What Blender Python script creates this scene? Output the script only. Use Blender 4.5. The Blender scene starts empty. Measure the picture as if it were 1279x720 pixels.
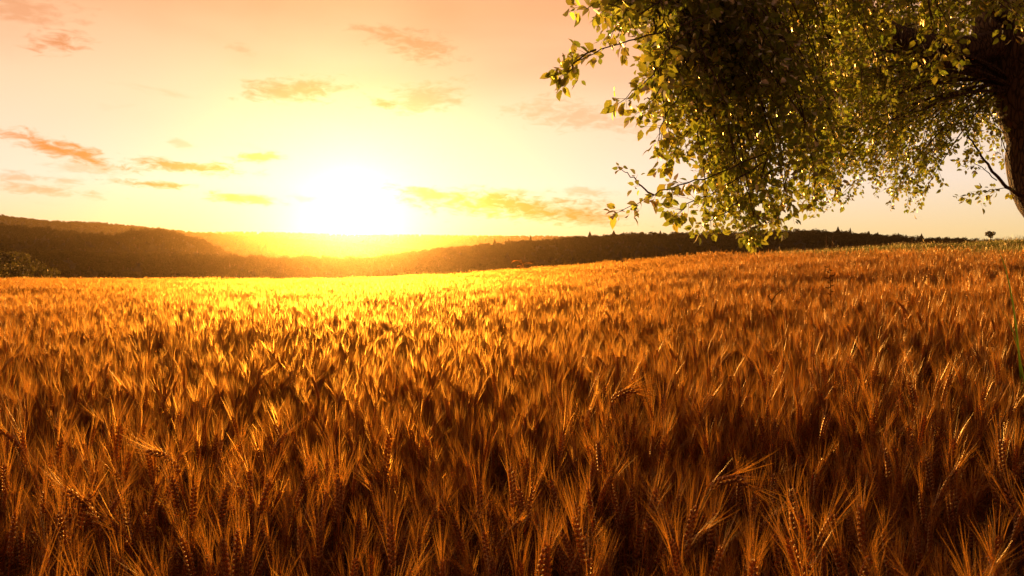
import bpy, math, random
import numpy as np
from mathutils import Vector, Matrix, Euler, Quaternion

random.seed(7)
RNG = np.random.default_rng(11)
R = math.radians
scene = bpy.context.scene
COL = scene.collection

# ------------------------------------------------------------------ camera
FPX = 1004.0                      # focal length in photo pixels (photo is 1279 x 720)
EYE = 1.70                        # eye height above the ground at the camera
HORIZON = 335.0                   # photo row of the true horizon
PITCH = math.atan((360.0 - HORIZON) / FPX)
cam_d = bpy.data.cameras.new('camera')
cam_d.sensor_width = 36.0
cam_d.lens = FPX / 1279.0 * 36.0
cam_d.clip_start = 0.05
cam_d.clip_end = 30000.0
cam_d.dof.use_dof = True
cam_d.dof.focus_distance = 7.0
cam_d.dof.aperture_fstop = 10.0
cam = bpy.data.objects.new('camera', cam_d)
cam.location = (0, 0, EYE)
cam.rotation_euler = (math.pi / 2 - PITCH, 0, 0)
COL.objects.link(cam)
scene.camera = cam

def pix_dir(px, py):
    """direction of a photo pixel, scaled so its depth along +y is 1"""
    u = (px - 639.5) / FPX; v = (360.0 - py) / FPX
    c, s = math.cos(PITCH), math.sin(PITCH)
    d = Vector((u, c + v * s, -s + v * c))
    return d / d.y
def at(px, py, depth):
    """point seen at a photo pixel, at a depth in metres along +y"""
    return Vector((0, 0, EYE)) + pix_dir(px, py) * depth

# ------------------------------------------------------------------ sky + sun
sun_dir = pix_dir(440, 264).normalized()           # towards the sun
SUN_EL = math.asin(sun_dir.z)
SUN_AZ = math.atan2(sun_dir.x, sun_dir.y)           # clockwise from +y

world = bpy.data.worlds.new('World')
scene.world = world
world.use_nodes = True
wn = world.node_tree.nodes; wl = world.node_tree.links
wn.clear()

class NT:
    """small helper around a node tree"""
    def __init__(self, tree): self.n = tree.nodes; self.l = tree.links
    def node(self, t, **kw):
        nd = self.n.new(t)
        for k, v in kw.items(): setattr(nd, k, v)
        return nd
    def put(self, sock, v):
        if isinstance(v, bpy.types.NodeSocket): self.l.new(v, sock)
        elif v is not None: sock.default_value = v
    def math(self, op, a, b=None, c=None, clamp=False):
        nd = self.node('ShaderNodeMath', operation=op, use_clamp=clamp)
        self.put(nd.inputs[0], a)
        if b is not None: self.put(nd.inputs[1], b)
        if c is not None: self.put(nd.inputs[2], c)
        return nd.outputs[0]
    def vmath(self, op, a, b=None):
        nd = self.node('ShaderNodeVectorMath', operation=op)
        self.put(nd.inputs[0], a)
        if b is not None: self.put(nd.inputs[1], b)
        return nd.outputs['Value'] if op in ('DOT_PRODUCT', 'LENGTH') else nd.outputs['Vector']
    def mixc(self, f, a, b, blend='MIX'):
        nd = self.node('ShaderNodeMix', data_type='RGBA', blend_type=blend)
        nd.clamp_result = False
        self.put(nd.inputs[0], f)
        for s, v in ((nd.inputs[6], a), (nd.inputs[7], b)):
            if isinstance(v, (tuple, list)): v = (*v[:3], 1)
            self.put(s, v)
        return nd.outputs[2]
    def ramp(self, f, stops, interp='EASE'):
        nd = self.node('ShaderNodeValToRGB')
        nd.color_ramp.interpolation = interp
        el = nd.color_ramp.elements
        while len(el) < len(stops): el.new(0.5)
        for e, (p, c) in zip(el, stops):
            e.position = p; e.color = (*c, 1) if len(c) == 3 else c
        self.put(nd.inputs[0], f)
        return nd.outputs[0]
    def smooth(self, v, a, b):
        nd = self.node('ShaderNodeMapRange', interpolation_type='SMOOTHSTEP')
        self.put(nd.inputs[0], v); nd.inputs[1].default_value = a; nd.inputs[2].default_value = b
        return nd.outputs[0]
    def noise(self, vec, scale, detail=4, rough=0.5, dist=0.0):
        nd = self.node('ShaderNodeTexNoise')
        self.put(nd.inputs['Vector'], vec)
        nd.inputs['Scale'].default_value = scale; nd.inputs['Detail'].default_value = detail
        nd.inputs['Roughness'].default_value = rough; nd.inputs['Distortion'].default_value = dist
        return nd.outputs[0]

W = NT(world.node_tree)
SKY_STRENGTH = 0.10
SKY_GAIN = 0.62
tc = W.node('ShaderNodeTexCoord')
dirn = W.vmath('NORMALIZE', tc.outputs['Generated'])
sep = W.node('ShaderNodeSeparateXYZ'); W.put(sep.inputs[0], dirn)
dx, dy, dz = sep.outputs
sky = W.node('ShaderNodeTexSky', sky_type='NISHITA', sun_disc=False)
sky.sun_elevation = SUN_EL
sky.sun_rotation = SUN_AZ
sky.air_density = 1.0; sky.dust_density = 3.0; sky.ozone_density = 1.0
cosang = W.vmath('DOT_PRODUCT', dirn, tuple(sun_dir))
az = W.math('ARCTAN2', dx, dy)                                    # radians, 0 = +y
el = W.math('ARCSINE', dz)
# evening sky: yellow at the horizon, cream above it, peach higher, dusky mauve at the zenith
elev_col = W.ramp(W.math('MAXIMUM', el, 0.0), [
    (0.000, (1.00, 0.72, 0.24)), (0.045, (1.00, 0.77, 0.42)), (0.10, (1.00, 0.82, 0.66)),
    (0.20, (1.00, 0.70, 0.46)), (0.31, (0.98, 0.46, 0.22)), (0.50, (0.62, 0.30, 0.20)), (1.0, (0.17, 0.11, 0.11))], 'LINEAR')
# away from the sun the evening sky falls off to a dim rose grey
side = W.smooth(cosang, -0.75, 0.88)
dim = W.mixc(side, (0.13, 0.085, 0.065), (1.0, 1.0, 1.0))
base = W.mixc(1.0, elev_col, dim, 'MULTIPLY')
# pinkish thin veil, low frequency
vv = W.vmath('MULTIPLY', dirn, (1.0, 1.0, 3.2))
veil = W.smooth(W.noise(vv, 2.3, 4, 0.5, 0.4), 0.42, 0.72)
veil_h = W.smooth(el, 0.10, 0.30)
base = W.mixc(W.math('MULTIPLY', W.math('MULTIPLY', veil, veil_h), 0.75), base,
              W.mixc(1.0, base, (0.97, 0.72, 0.66), 'MULTIPLY'))
# bright air round the sun
a1 = W.math('POWER', W.math('MAXIMUM', cosang, 0.0), 2600.0)
a2 = W.math('POWER', W.math('MAXIMUM', cosang, 0.0), 90.0)
a3 = W.math('POWER', W.math('MAXIMUM', cosang, 0.0), 22.0)
def scaled(c, f):
    nd = W.node('ShaderNodeVectorMath', operation='SCALE'); nd.inputs[0].default_value = c
    W.put(nd.inputs['Scale'], f); return nd.outputs[0]
# clouds: streaks seen in the photograph (col, row, half width, half height, tilt, weight)
CL = [(70, 186, 70, 13, .22, 1.0), (230, 208, 78, 9, .05, .95), (325, 195, 34, 8, -.10, .9), (195, 231, 48, 5, .03, .95),
      (295, 248, 55, 6.5, .07, .95), (372, 113, 60, 17, -.10, .75), (478, 128, 24, 8, .25, .8), (530, 122, 55, 20, -.15, .5),
      (72, 53, 34, 14, -.15, .85), (515, 55, 62, 18, .18, .62), (625, 256, 135, 19, .07, 1.0), (555, 245, 75, 10, .12, 1.0), (690, 267, 100, 13, .06, 1.0), (600, 250, 60, 9, .1, 1.0), (730, 272, 60, 12, .05, .7),
      (735, 147, 100, 22, .12, .42), (50, 236, 60, 8, .08, .55), (20, 222, 60, 7, .0, .5), (385, 248, 26, 6, .05, .5),
      (640, 240, 45, 5, .05, .5), (720, 240, 45, 7, .05, .45), (28, 10, 60, 16, .05, .45), (225, 180, 16, 6, .1, .35), (300, 62, 20, 8, .1, .3),
      (565, 126, 20, 6, .2, .5), (110, 210, 50, 8, .0, .4)]
comb = W.node('ShaderNodeCombineXYZ'); W.put(comb.inputs[0], az); W.put(comb.inputs[1], el)
uv = comb.outputs[0]
warp = W.noise(W.vmath('MULTIPLY', uv, (14.0, 40.0, 1.0)), 1.0, 5, 0.62)
warp2 = W.noise(W.vmath('MULTIPLY', uv, (55.0, 150.0, 1.0)), 1.0, 4, 0.6, 0.6)
tex = W.math('ADD', W.math('MULTIPLY', W.math('SUBTRACT', warp, 0.5), 2.1), W.math('MULTIPLY', W.math('SUBTRACT', warp2, 0.5), 2.4))
total = None
for (px, py, hw, hh, tilt, wt) in CL:
    d = pix_dir(px, py).normalized()
    ca, ce = math.atan2(d.x, d.y), math.asin(d.z)
    du = W.math('SUBTRACT', az, ca)
    dv = W.math('SUBTRACT', el, ce)
    dv = W.math('MULTIPLY_ADD', du, tilt, dv)
    q = W.math('ADD', W.math('POWER', W.math('MULTIPLY', du, FPX / hw), 2.0), W.math('POWER', W.math('MULTIPLY', dv, FPX / hh), 2.0))
    # the edge of each streak is torn by the noise
    m = W.math('MULTIPLY', W.smooth(W.math('ADD', W.math('SUBTRACT', 1.0, W.math('SQRT', q)), tex), -0.15, 0.95), wt)
    total = m if total is None else W.math('MAXIMUM', total, m)
# the same kind of thin broken cloud all over the rest of the dome
far_n = W.noise(W.vmath('MULTIPLY', uv, (3.0, 14.0, 1.0)), 1.3, 6, 0.6, 0.3)
rest = W.math('MULTIPLY', W.smooth(far_n, 0.60, 0.78), 0.45)
total = W.math('MAXIMUM', total, rest)
haze_col = W.ramp(W.math('MAXIMUM', el, 0.0), [(0.0, (1.0, 0.40, 0.03)), (0.11, (1.0, 0.46, 0.10)), (0.24, (0.95, 0.43, 0.17)), (0.5, (0.5, 0.25, 0.2)), (1, (.2, .14, .16))], 'LINEAR')
cloud_col = W.mixc(1.0, haze_col, dim, 'MULTIPLY')
cloud_col = W.mixc(1.0, cloud_col, (0.80, 0.54, 0.38), 'MULTIPLY')
glow = W.vmath('ADD', W.vmath('ADD', scaled((2.0, 1.8, 1.4), a1), scaled((0.05, 0.06, 0.08), a2)), scaled((0.08, 0.06, 0.03), a3))
lit = W.vmath('ADD', base, glow)
lit = W.mixc(W.math('MULTIPLY', total, 0.96), lit, W.vmath('ADD', cloud_col, scaled((1.5, 1.2, 0.6), a1)))
lit10 = W.node('ShaderNodeVectorMath', operation='SCALE'); W.put(lit10.inputs[0], lit); lit10.inputs['Scale'].default_value = SKY_GAIN / SKY_STRENGTH
nis = W.node('ShaderNodeVectorMath', operation='SCALE'); W.put(nis.inputs[0], sky.outputs[0]); nis.inputs['Scale'].default_value = 0.04
allsky = W.vmath('ADD', lit10.outputs[0], nis.outputs[0])
bg = W.node('ShaderNodeBackground'); W.put(bg.inputs[0], allsky); bg.inputs[1].default_value = SKY_STRENGTH
wo = W.node('ShaderNodeOutputWorld'); wl.new(bg.outputs[0], wo.inputs[0])

sun_data = bpy.data.lights.new('sun', 'SUN')
sun_data.energy = 5.0
sun_data.color = (1.0, 0.52, 0.14)
sun_data.angle = R(0.6)
sun = bpy.data.objects.new('sun', sun_data)
sun.rotation_euler = sun_dir.to_track_quat('Z', 'Y').to_euler()
sun.location = (-20, 60, 60)
COL.objects.link(sun)

vs = scene.view_settings
vs.view_transform = 'Standard'; vs.look = 'None'; vs.exposure = 0.65; vs.gamma = 1.0
vs.use_curve_mapping = False
scene.render.engine = 'CYCLES'
scene.cycles.max_bounces = 5
scene.cycles.transmission_bounces = 6
scene.cycles.transparent_max_bounces = 8
scene.cycles.use_denoising = True
scene.cycles.debug_use_spatial_splits = True

# ------------------------------------------------------------------ helpers
def tag(o, label=None, cat=None, group=None, kind=None):
    if label: o['label'] = label
    if cat: o['category'] = cat
    if group: o['group'] = group
    if kind: o['kind'] = kind
    return o

class Geo:
    """collects vertices, faces and material slots"""
    def __init__(self): self.v = []; self.f = []; self.m = []; self.n = 0
    def add(self, verts, faces, mat=0):
        verts = np.asarray(verts, dtype=float).reshape(-1, 3)
        self.v.append(verts)
        self.f.extend([tuple(int(i) + self.n for i in f) for f in faces])
        self.m.extend([mat] * len(faces))
        self.n += len(verts)
    def tube(self, pts, radii, sides=5, mat=0, cap=False):
        pts = [Vector(p) for p in pts]; vs_, fs = [], []
        ref = None
        for i, p in enumerate(pts):
            t = (pts[min(i + 1, len(pts) - 1)] - pts[max(i - 1, 0)])
            if t.length < 1e-9: t = Vector((0, 0, 1))
            t.normalize()
            if ref is None: ref = t.orthogonal().normalized()
            a = (ref - t * ref.dot(t))
            if a.length < 1e-6: a = t.orthogonal()
            a.normalize(); ref = a; b = t.cross(a)
            for k in range(sides):
                an = 2 * math.pi * k / sides
                vs_.append(p + (a * math.cos(an) + b * math.sin(an)) * radii[i])
        for i in range(len(pts) - 1):
            for k in range(sides):
                k2 = (k + 1) % sides
                fs.append((i * sides + k, i * sides + k2, (i + 1) * sides + k2, (i + 1) * sides + k))
        if cap:
            fs.append(tuple(reversed(range(sides)))); e = (len(pts) - 1) * sides
            fs.append(tuple(range(e, e + sides)))
        self.add([tuple(v) for v in vs_], fs, mat)
    def mesh(self, name, mats, smooth=False):
        me = bpy.data.meshes.new(name)
        me.from_pydata(np.concatenate(self.v).tolist(), [], self.f)
        for m in mats: me.materials.append(m)
        if len(mats) > 1: me.polygons.foreach_set('material_index', self.m)
        if smooth: me.polygons.foreach_set('use_smooth', [True] * len(self.f))
        me.update()
        return me

def link(name, me, parent=None, col=None):
    o = bpy.data.objects.new(name, me)
    (col or COL).objects.link(o)
    if parent is not None: o.parent = parent
    return o
def empty(name, loc, rz=0.0):
    o = bpy.data.objects.new(name, None); COL.objects.link(o)
    o.location = loc; o.rotation_euler = (0, 0, rz); o.empty_display_size = 0.1
    return o

def sstep(a, b, x):
    t = np.clip((np.asarray(x, dtype=float) - a) / (b - a), 0, 1)
    return t * t * (3 - 2 * t)

# cheap value noise for terrain and density
_tab = np.random.default_rng(3).random((256, 256))
def vnoise(x, y):
    x = np.asarray(x, dtype=float); y = np.asarray(y, dtype=float)
    xi = np.floor(x).astype(int); yi = np.floor(y).astype(int)
    fx = x - xi; fy = y - yi
    fx = fx * fx * (3 - 2 * fx); fy = fy * fy * (3 - 2 * fy)
    g = lambda i, j: _tab[i & 255, j & 255]
    return (g(xi, yi) * (1 - fx) + g(xi + 1, yi) * fx) * (1 - fy) + (g(xi, yi + 1) * (1 - fx) + g(xi + 1, yi + 1) * fx) * fy
def fbm(x, y, o=4):
    s = 0; a = 0.5
    for k in range(o): s = s + a * (vnoise(x * 2 ** k + 17 * k, y * 2 ** k + 5 * k) - 0.5); a *= 0.5
    return s

# ------------------------------------------------------------------ materials
def new_mat(name):
    m = bpy.data.materials.new(name); m.use_nodes = True
    m.node_tree.nodes.clear()
    t = NT(m.node_tree); out = t.node('ShaderNodeOutputMaterial')
    return m, t, out

def thin_mat(name, cols, trans_cols, trans_fac, gloss_fac=0.1, rough=0.35, obj_var=True, noise_scale=0.0, gloss_col=(1, .78, .42), fres=.35, fwd=0.0, fwd_col=(.92, .54, .11), fwd_rough=.68):
    """thin plant tissue: diffuse + light let through + a sheen"""
    m, t, out = new_mat(name)
    if obj_var: f = t.node('ShaderNodeObjectInfo').outputs['Random']
    else:
        g = t.node('ShaderNodeNewGeometry'); f = g.outputs['Random Per Island']
    c = t.ramp(f, [(i / max(1, len(cols) - 1), x) for i, x in enumerate(cols)], 'LINEAR')
    c2 = t.ramp(f, [(i / max(1, len(trans_cols) - 1), x) for i, x in enumerate(trans_cols)], 'LINEAR')
    if noise_scale:
        tco = t.node('ShaderNodeTexCoord')
        nz = t.noise(tco.outputs['Object'], noise_scale, 3, 0.6)
        k = t.ramp(nz, [(0.25, (.7, .7, .7)), (0.75, (1.15, 1.1, 1.05))], 'LINEAR')
        c = t.mixc(1.0, c, k, 'MULTIPLY')
    d = t.node('ShaderNodeBsdfDiffuse'); t.put(d.inputs[0], c)
    tr = t.node('ShaderNodeBsdfTranslucent'); t.put(tr.inputs[0], c2)
    if fwd:    # light that goes on nearly straight through the thin fibre: what glows when looked at against the sun
        rf = t.node('ShaderNodeBsdfRefraction'); rf.inputs['IOR'].default_value = 1.22; rf.inputs['Roughness'].default_value = fwd_rough
        rf.inputs['Color'].default_value = (*fwd_col, 1)
        m2 = t.node('ShaderNodeMixShader'); m2.inputs[0].default_value = fwd
        t.l.new(tr.outputs[0], m2.inputs[1]); t.l.new(rf.outputs[0], m2.inputs[2]); tr = m2
    mx = t.node('ShaderNodeMixShader'); mx.inputs[0].default_value = trans_fac
    t.l.new(d.outputs[0], mx.inputs[1]); t.l.new(tr.outputs[0], mx.inputs[2])
    gl = t.node('ShaderNodeBsdfGlossy'); gl.inputs['Roughness'].default_value = rough
    gl.inputs['Color'].default_value = (*gloss_col, 1)
    fr = t.node('ShaderNodeFresnel'); fr.inputs[0].default_value = 1.45
    mg = t.node('ShaderNodeMixShader')
    t.put(mg.inputs[0], t.math('MULTIPLY_ADD', fr.outputs[0], fres, gloss_fac, clamp=True))
    t.l.new(mx.outputs[0], mg.inputs[1]); t.l.new(gl.outputs[0], mg.inputs[2])
    t.l.new(mg.outputs[0], out.inputs[0])
    return m

M = {}
M['straw'] = thin_mat('straw', [(.24, .10, .026), (.30, .13, .034), (.27, .11, .03)], [(.55, .25, .05), (.62, .29, .06)], 0.45, 0.0, 0.6, False, fres=.05)
M['ear'] = thin_mat('wheat_ear', [(.29, .115, .027), (.37, .155, .038), (.33, .13, .03)], [(.70, .32, .06), (.78, .37, .07)], 0.45, 0.01, 0.48, False, noise_scale=90, fres=.22)
M['awn'] = thin_mat('wheat_awn', [(.31, .118, .022), (.38, .15, .029)], [(.76, .315, .036), (.86, .37, .045)], 0.70, 0.02, 0.42, False, fres=.35, fwd=.40)
M['blade'] = thin_mat('dry_wheat_leaf', [(.24, .11, .032), (.34, .18, .055), (.20, .12, .035)], [(.6, .31, .07), (.55, .33, .07)], 0.55, 0.0, 0.55, False, fres=.08, fwd=.35)
M['leaf'] = thin_mat('tree_leaf', [(.040, .068, .012), (.062, .088, .018), (.085, .095, .022), (.045, .072, .014)],
                     [(.34, .44, .042), (.48, .53, .055), (.56, .48, .055), (.24, .36, .032)], 0.62, 0.05, 0.32, obj_var=False, fres=.5, fwd=.12, fwd_col=(.7, .75, .1), fwd_rough=.7)
M['leaf1'] = thin_mat('tree_leaf_single', [(.040, .068, .012), (.065, .088, .020), (.085, .095, .025)],
                      [(.38, .43, .042), (.54, .52, .055), (.62, .48, .055)], 0.62, 0.05, 0.32, obj_var=True, fres=.5, fwd=.12, fwd_col=(.7, .75, .1), fwd_rough=.7)
M['grass'] = thin_mat('crest_grass', [(.06, .095, .02), (.10, .11, .03), (.05, .08, .018)], [(.18, .26, .032), (.30, .27, .04)], 0.45, 0.03, 0.4)
M['green_blade'] = thin_mat('green_grass_leaf', [(.10, .13, .02), (.12, .14, .03)], [(.40, .60, .05), (.40, .60, .05)], 0.5, 0.06, 0.35)
M['weed'] = thin_mat('dry_weed_stem', [(.10, .04, .015), (.14, .055, .02)], [(.22, .09, .03), (.22, .09, .03)], 0.2, 0.03, 0.5)
M['forest'] = thin_mat('forest_leaf', [(.035, .035, .012), (.055, .048, .014), (.045, .040, .012)], [(.08, .06, .012), (.10, .07, .015)], 0.12, 0.0, 0.6, fres=.06)
M['bush'] = thin_mat('bush_leaf', [(.035, .040, .010), (.06, .055, .015)], [(.20, .16, .025), (.28, .2, .03)], 0.35, 0.05, 0.4, obj_var=False)

def bark():
    m, t, out = new_mat('bark')
    tco = t.node('ShaderNodeTexCoord')
    v = t.vmath('MULTIPLY', tco.outputs['Object'], (9.0, 9.0, 2.2))
    n1 = t.noise(v, 2.2, 8, 0.62, 0.5)
    vor = t.node('ShaderNodeTexVoronoi', feature='DISTANCE_TO_EDGE')
    t.put(vor.inputs['Vector'], t.vmath('ADD', v, (0.3, 0.1, 0.2))); vor.inputs['Scale'].default_value = 2.6
    crack = t.smooth(vor.outputs[0], 0.0, 0.22)
    h = t.math('ADD', t.math('MULTIPLY', crack, 0.6), n1)
    c = t.ramp(h, [(0.35, (.045, .025, .015)), (0.7, (.14, .085, .048)), (1.0, (.22, .135, .08))], 'LINEAR')
    p = t.node('ShaderNodeBsdfPrincipled'); t.put(p.inputs['Base Color'], c); p.inputs['Roughness'].default_value = 0.85
    bp = t.node('ShaderNodeBump'); bp.inputs['Strength'].default_value = 0.9; bp.inputs['Distance'].default_value = 0.03
    t.put(bp.inputs['Height'], h); t.l.new(bp.outputs[0], p.inputs['Normal'])
    t.l.new(p.outputs[0], out.inputs[0]); return m
M['bark'] = bark()

def soil():
    m, t, out = new_mat('field_soil')
    g = t.node('ShaderNodeNewGeometry')
    n1 = t.noise(g.outputs['Position'], 6.0, 8, 0.65)
    n2 = t.noise(g.outputs['Position'], 0.02, 5, 0.6)
    c = t.ramp(n1, [(0.3, (.030, .018, .010)), (0.7, (.085, .055, .028))], 'LINEAR')
    c = t.mixc(t.smooth(n2, 0.35, 0.65), c, t.mixc(1.0, c, (0.9, 1.15, 0.7), 'MULTIPLY'))
    p = t.node('ShaderNodeBsdfPrincipled'); t.put(p.inputs['Base Color'], c); p.inputs['Roughness'].default_value = 0.95
    bp = t.node('ShaderNodeBump'); bp.inputs['Distance'].default_value = 0.04; t.put(bp.inputs['Height'], n1)
    t.l.new(bp.outputs[0], p.inputs['Normal']); t.l.new(p.outputs[0], out.inputs[0]); return m
M['soil'] = soil()

def hillmat():
    m, t, out = new_mat('forest_floor')
    g = t.node('ShaderNodeNewGeometry')
    n1 = t.noise(g.outputs['Position'], 0.05, 8, 0.65)
    c = t.ramp(n1, [(0.3, (.020, .018, .008)), (0.7, (.055, .045, .016))], 'LINEAR')
    p = t.node('ShaderNodeBsdfPrincipled'); t.put(p.inputs['Base Color'], c); p.inputs['Roughness'].default_value = 0.95
    bp = t.node('ShaderNodeBump'); bp.inputs['Distance'].default_value = 3.0; t.put(bp.inputs['Height'], n1)
    t.l.new(bp.outputs[0], p.inputs['Normal']); t.l.new(p.outputs[0], out.inputs[0]); return m
M['hill'] = hillmat()

# ------------------------------------------------------------------ the ground
# rim of the field as the photo shows it: col -> row of the vegetation top, then distance and plant height there
RIM_X = np.array([-400, 0, 300, 420, 560, 640, 780, 900, 1000, 1100, 1279, 1700])
RIM_Y = np.array([352, 350, 351, 350, 345, 338, 327, 316, 309, 303, 296, 292])
RIM_A = np.arctan((RIM_X - 639.5) / FPX)
def rim(a):
    """distance along the ray and ground height of the field's rim at azimuth a"""
    a = np.asarray(a, dtype=float)
    row = np.interp(a, RIM_A, RIM_Y)
    rc = np.interp(a, [-0.6, -0.2, 0.1, 0.6], [62.0, 62.0, 58.0, 52.0])
    hv = np.interp(a, [-0.2, 0.05, 0.2, 0.6], [0.93, 0.93, 0.62, 0.5])
    depth = rc * np.cos(np.clip(a, -0.9, 0.9))
    zc = EYE + (HORIZON - row) / FPX * depth - hv
    return rc, zc
def ground_z(x, y):
    x = np.asarray(x, dtype=float); y = np.asarray(y, dtype=float)
    r = np.hypot(x, y); a = np.arctan2(x, y)
    af = np.clip(a, -0.85, 0.85)
    rc, zc = rim(af)
    t = r / rc
    front = np.where(np.abs(a) < 0.85, 1.0, np.clip(1 - (np.abs(a) - 0.85) / 1.2, 0, 1))
    z = zc * np.minimum(t, 1.0) ** 1.25 * front
    z = z - 30.0 * sstep(1.0, 1.0 + 260 / 60.0, t)
    z = z + 0.12 * fbm(x * 0.12, y * 0.12) * np.minimum(t * 3, 1) + 5.0 * fbm(x * 0.004, y * 0.004) * sstep(3, 8, t)
    return z

def polar_sheet(name, radii, azs, zfun, mat):
    rr, aa = np.meshgrid(radii, azs, indexing='ij')
    x = rr * np.sin(aa); y = rr * np.cos(aa); z = zfun(x, y)
    v = np.stack([x, y, z], -1).reshape(-1, 3)
    nr, na = rr.shape
    f = [(i * na + j, (i + 1) * na + j, (i + 1) * na + j + 1, i * na + j + 1) for i in range(nr - 1) for j in range(na - 1)]
    me = bpy.data.meshes.new(name); me.from_pydata(v.tolist(), [], f); me.materials.append(mat)
    me.polygons.foreach_set('use_smooth', [True] * len(f)); me.update()
    return me
radii = np.concatenate([[0.02], np.geomspace(0.4, 40, 60), np.linspace(42, 75, 34), np.geomspace(80, 2900, 50)])
g_o = link('ground', polar_sheet('ground', radii, np.linspace(-math.pi, math.pi, 241), ground_z, M['soil']))
tag(g_o, kind='structure')

# ------------------------------------------------------------------ hills (crest rows from the photo, distance from what overlaps what)
def hill_sheet(name, prof, D, width, tree_h, base=-32.0, n=260):
    xs = np.array([p[0] for p in prof], float); ys = np.array([p[1] for p in prof], float)
    A = np.arctan((xs - 639.5) / FPX)
    def crest(a):
        row = np.interp(a, A, ys)
        return EYE + (HORIZON - row) / FPX * D * np.cos(np.clip(a, -.95, .95)) - tree_h
    def zfun(x, y):
        r = np.hypot(x, y); a = np.arctan2(x, y)
        t = np.clip((r - D) / width, -1, 1)
        b = np.where(t < 0, np.cos(t * math.pi / 2) ** 1.2, np.cos(t * math.pi / 2) ** 2)
        c = crest(a)
        z = base + (c - base) * b
        z = z + fbm(x * 9 / D, y * 9 / D, 5) * 0.10 * np.maximum(c - base, 5) * np.minimum(1, np.abs(t) * 2.2) * b
        return z
    a0, a1 = A[0], A[-1]
    rad = np.linspace(D - width, D + width, 44)
    o = link(name, polar_sheet(name, rad, np.linspace(a0, a1, n), zfun, M['hill']))
    tag(o, kind='structure')
    return zfun, (a0, a1, D, width)

far_ridge = hill_sheet('far_hill', [(-900, 262), (-300, 262), (0, 269), (60, 276), (130, 279), (180, 284), (240, 290), (300, 295), (420, 302), (700, 330)], 1750, 440, 6)
haze_ridge = hill_sheet('far_hill', [(60, 320), (200, 296), (260, 290), (330, 290), (440, 293), (560, 294), (700, 295), (800, 297), (1000, 300), (1300, 306), (2200, 310)], 2300, 460, 6)
left_hill = hill_sheet('wooded_hill', [(-900, 262), (-400, 268), (-100, 276), (0, 281), (40, 284), (90, 289), (130, 294), (160, 290), (190, 287), (215, 289), (250, 299), (290, 318), (340, 330), (420, 340)], 850, 230, 6)
low_left = hill_sheet('wooded_hill', [(-900, 306), (-200, 310), (0, 311), (60, 313), (120, 316), (200, 319), (300, 320), (380, 321), (450, 322), (560, 324), (700, 330)], 520, 180, 5)
right_hill = hill_sheet('wooded_hill', [(330, 338), (420, 328), (500, 316), (560, 309), (640, 302), (700, 297), (780, 292), (850, 290.5), (950, 288), (1010, 287), (1060, 290), (1100, 293), (1150, 296), (1200, 298), (1279, 300), (1600, 304), (2200, 310)], 600, 215, 5)

# ------------------------------------------------------------------ scattered stuff through geometry nodes
def scatter(name, pts, rots, scl, idx, collection, label=None, mat=None):
    me = bpy.data.meshes.new(name)
    me.from_pydata(pts.tolist(), [], [])
    a = me.attributes.new('rot', 'FLOAT_VECTOR', 'POINT'); a.data.foreach_set('vector', np.asarray(rots, float).ravel())
    a = me.attributes.new('scl', 'FLOAT', 'POINT'); a.data.foreach_set('value', np.asarray(scl, float))
    a = me.attributes.new('idx', 'INT', 'POINT'); a.data.foreach_set('value', np.asarray(idx, np.int32))
    if mat: me.materials.append(mat)
    o = link(name, me)
    ng = bpy.data.node_groups.new(name, 'GeometryNodeTree')
    ng.interface.new_socket('Geometry', in_out='INPUT', socket_type='NodeSocketGeometry')
    ng.interface.new_socket('Geometry', in_out='OUTPUT', socket_type='NodeSocketGeometry')
    gi = ng.nodes.new('NodeGroupInput'); go = ng.nodes.new('NodeGroupOutput')
    ip = ng.nodes.new('GeometryNodeInstanceOnPoints')
    ci = ng.nodes.new('GeometryNodeCollectionInfo')
    ci.inputs['Collection'].default_value = collection
    ci.inputs['Separate Children'].default_value = True; ci.inputs['Reset Children'].default_value = True
    def attr(n, t):
        nd = ng.nodes.new('GeometryNodeInputNamedAttribute'); nd.data_type = t; nd.inputs[0].default_value = n
        return nd.outputs['Attribute']
    L = ng.links
    L.new(gi.outputs[0], ip.inputs['Points']); L.new(ci.outputs[0], ip.inputs['Instance'])
    ip.inputs['Pick Instance'].default_value = True
    L.new(attr('idx', 'INT'), ip.inputs['Instance Index'])
    L.new(attr('rot', 'FLOAT_VECTOR'), ip.inputs['Rotation'])
    L.new(attr('scl', 'FLOAT'), ip.inputs['Scale'])
    L.new(ip.outputs[0], go.inputs[0])
    md = o.modifiers.new('scatter', 'NODES'); md.node_group = ng
    tag(o, label, kind='stuff')
    return o
def source_collection(name, meshes):
    c = bpy.data.collections.new(name)
    for i, me in enumerate(meshes):
        o = bpy.data.objects.new('%s_%02d' % (name, i), me); c.objects.link(o)
    return c

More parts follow.
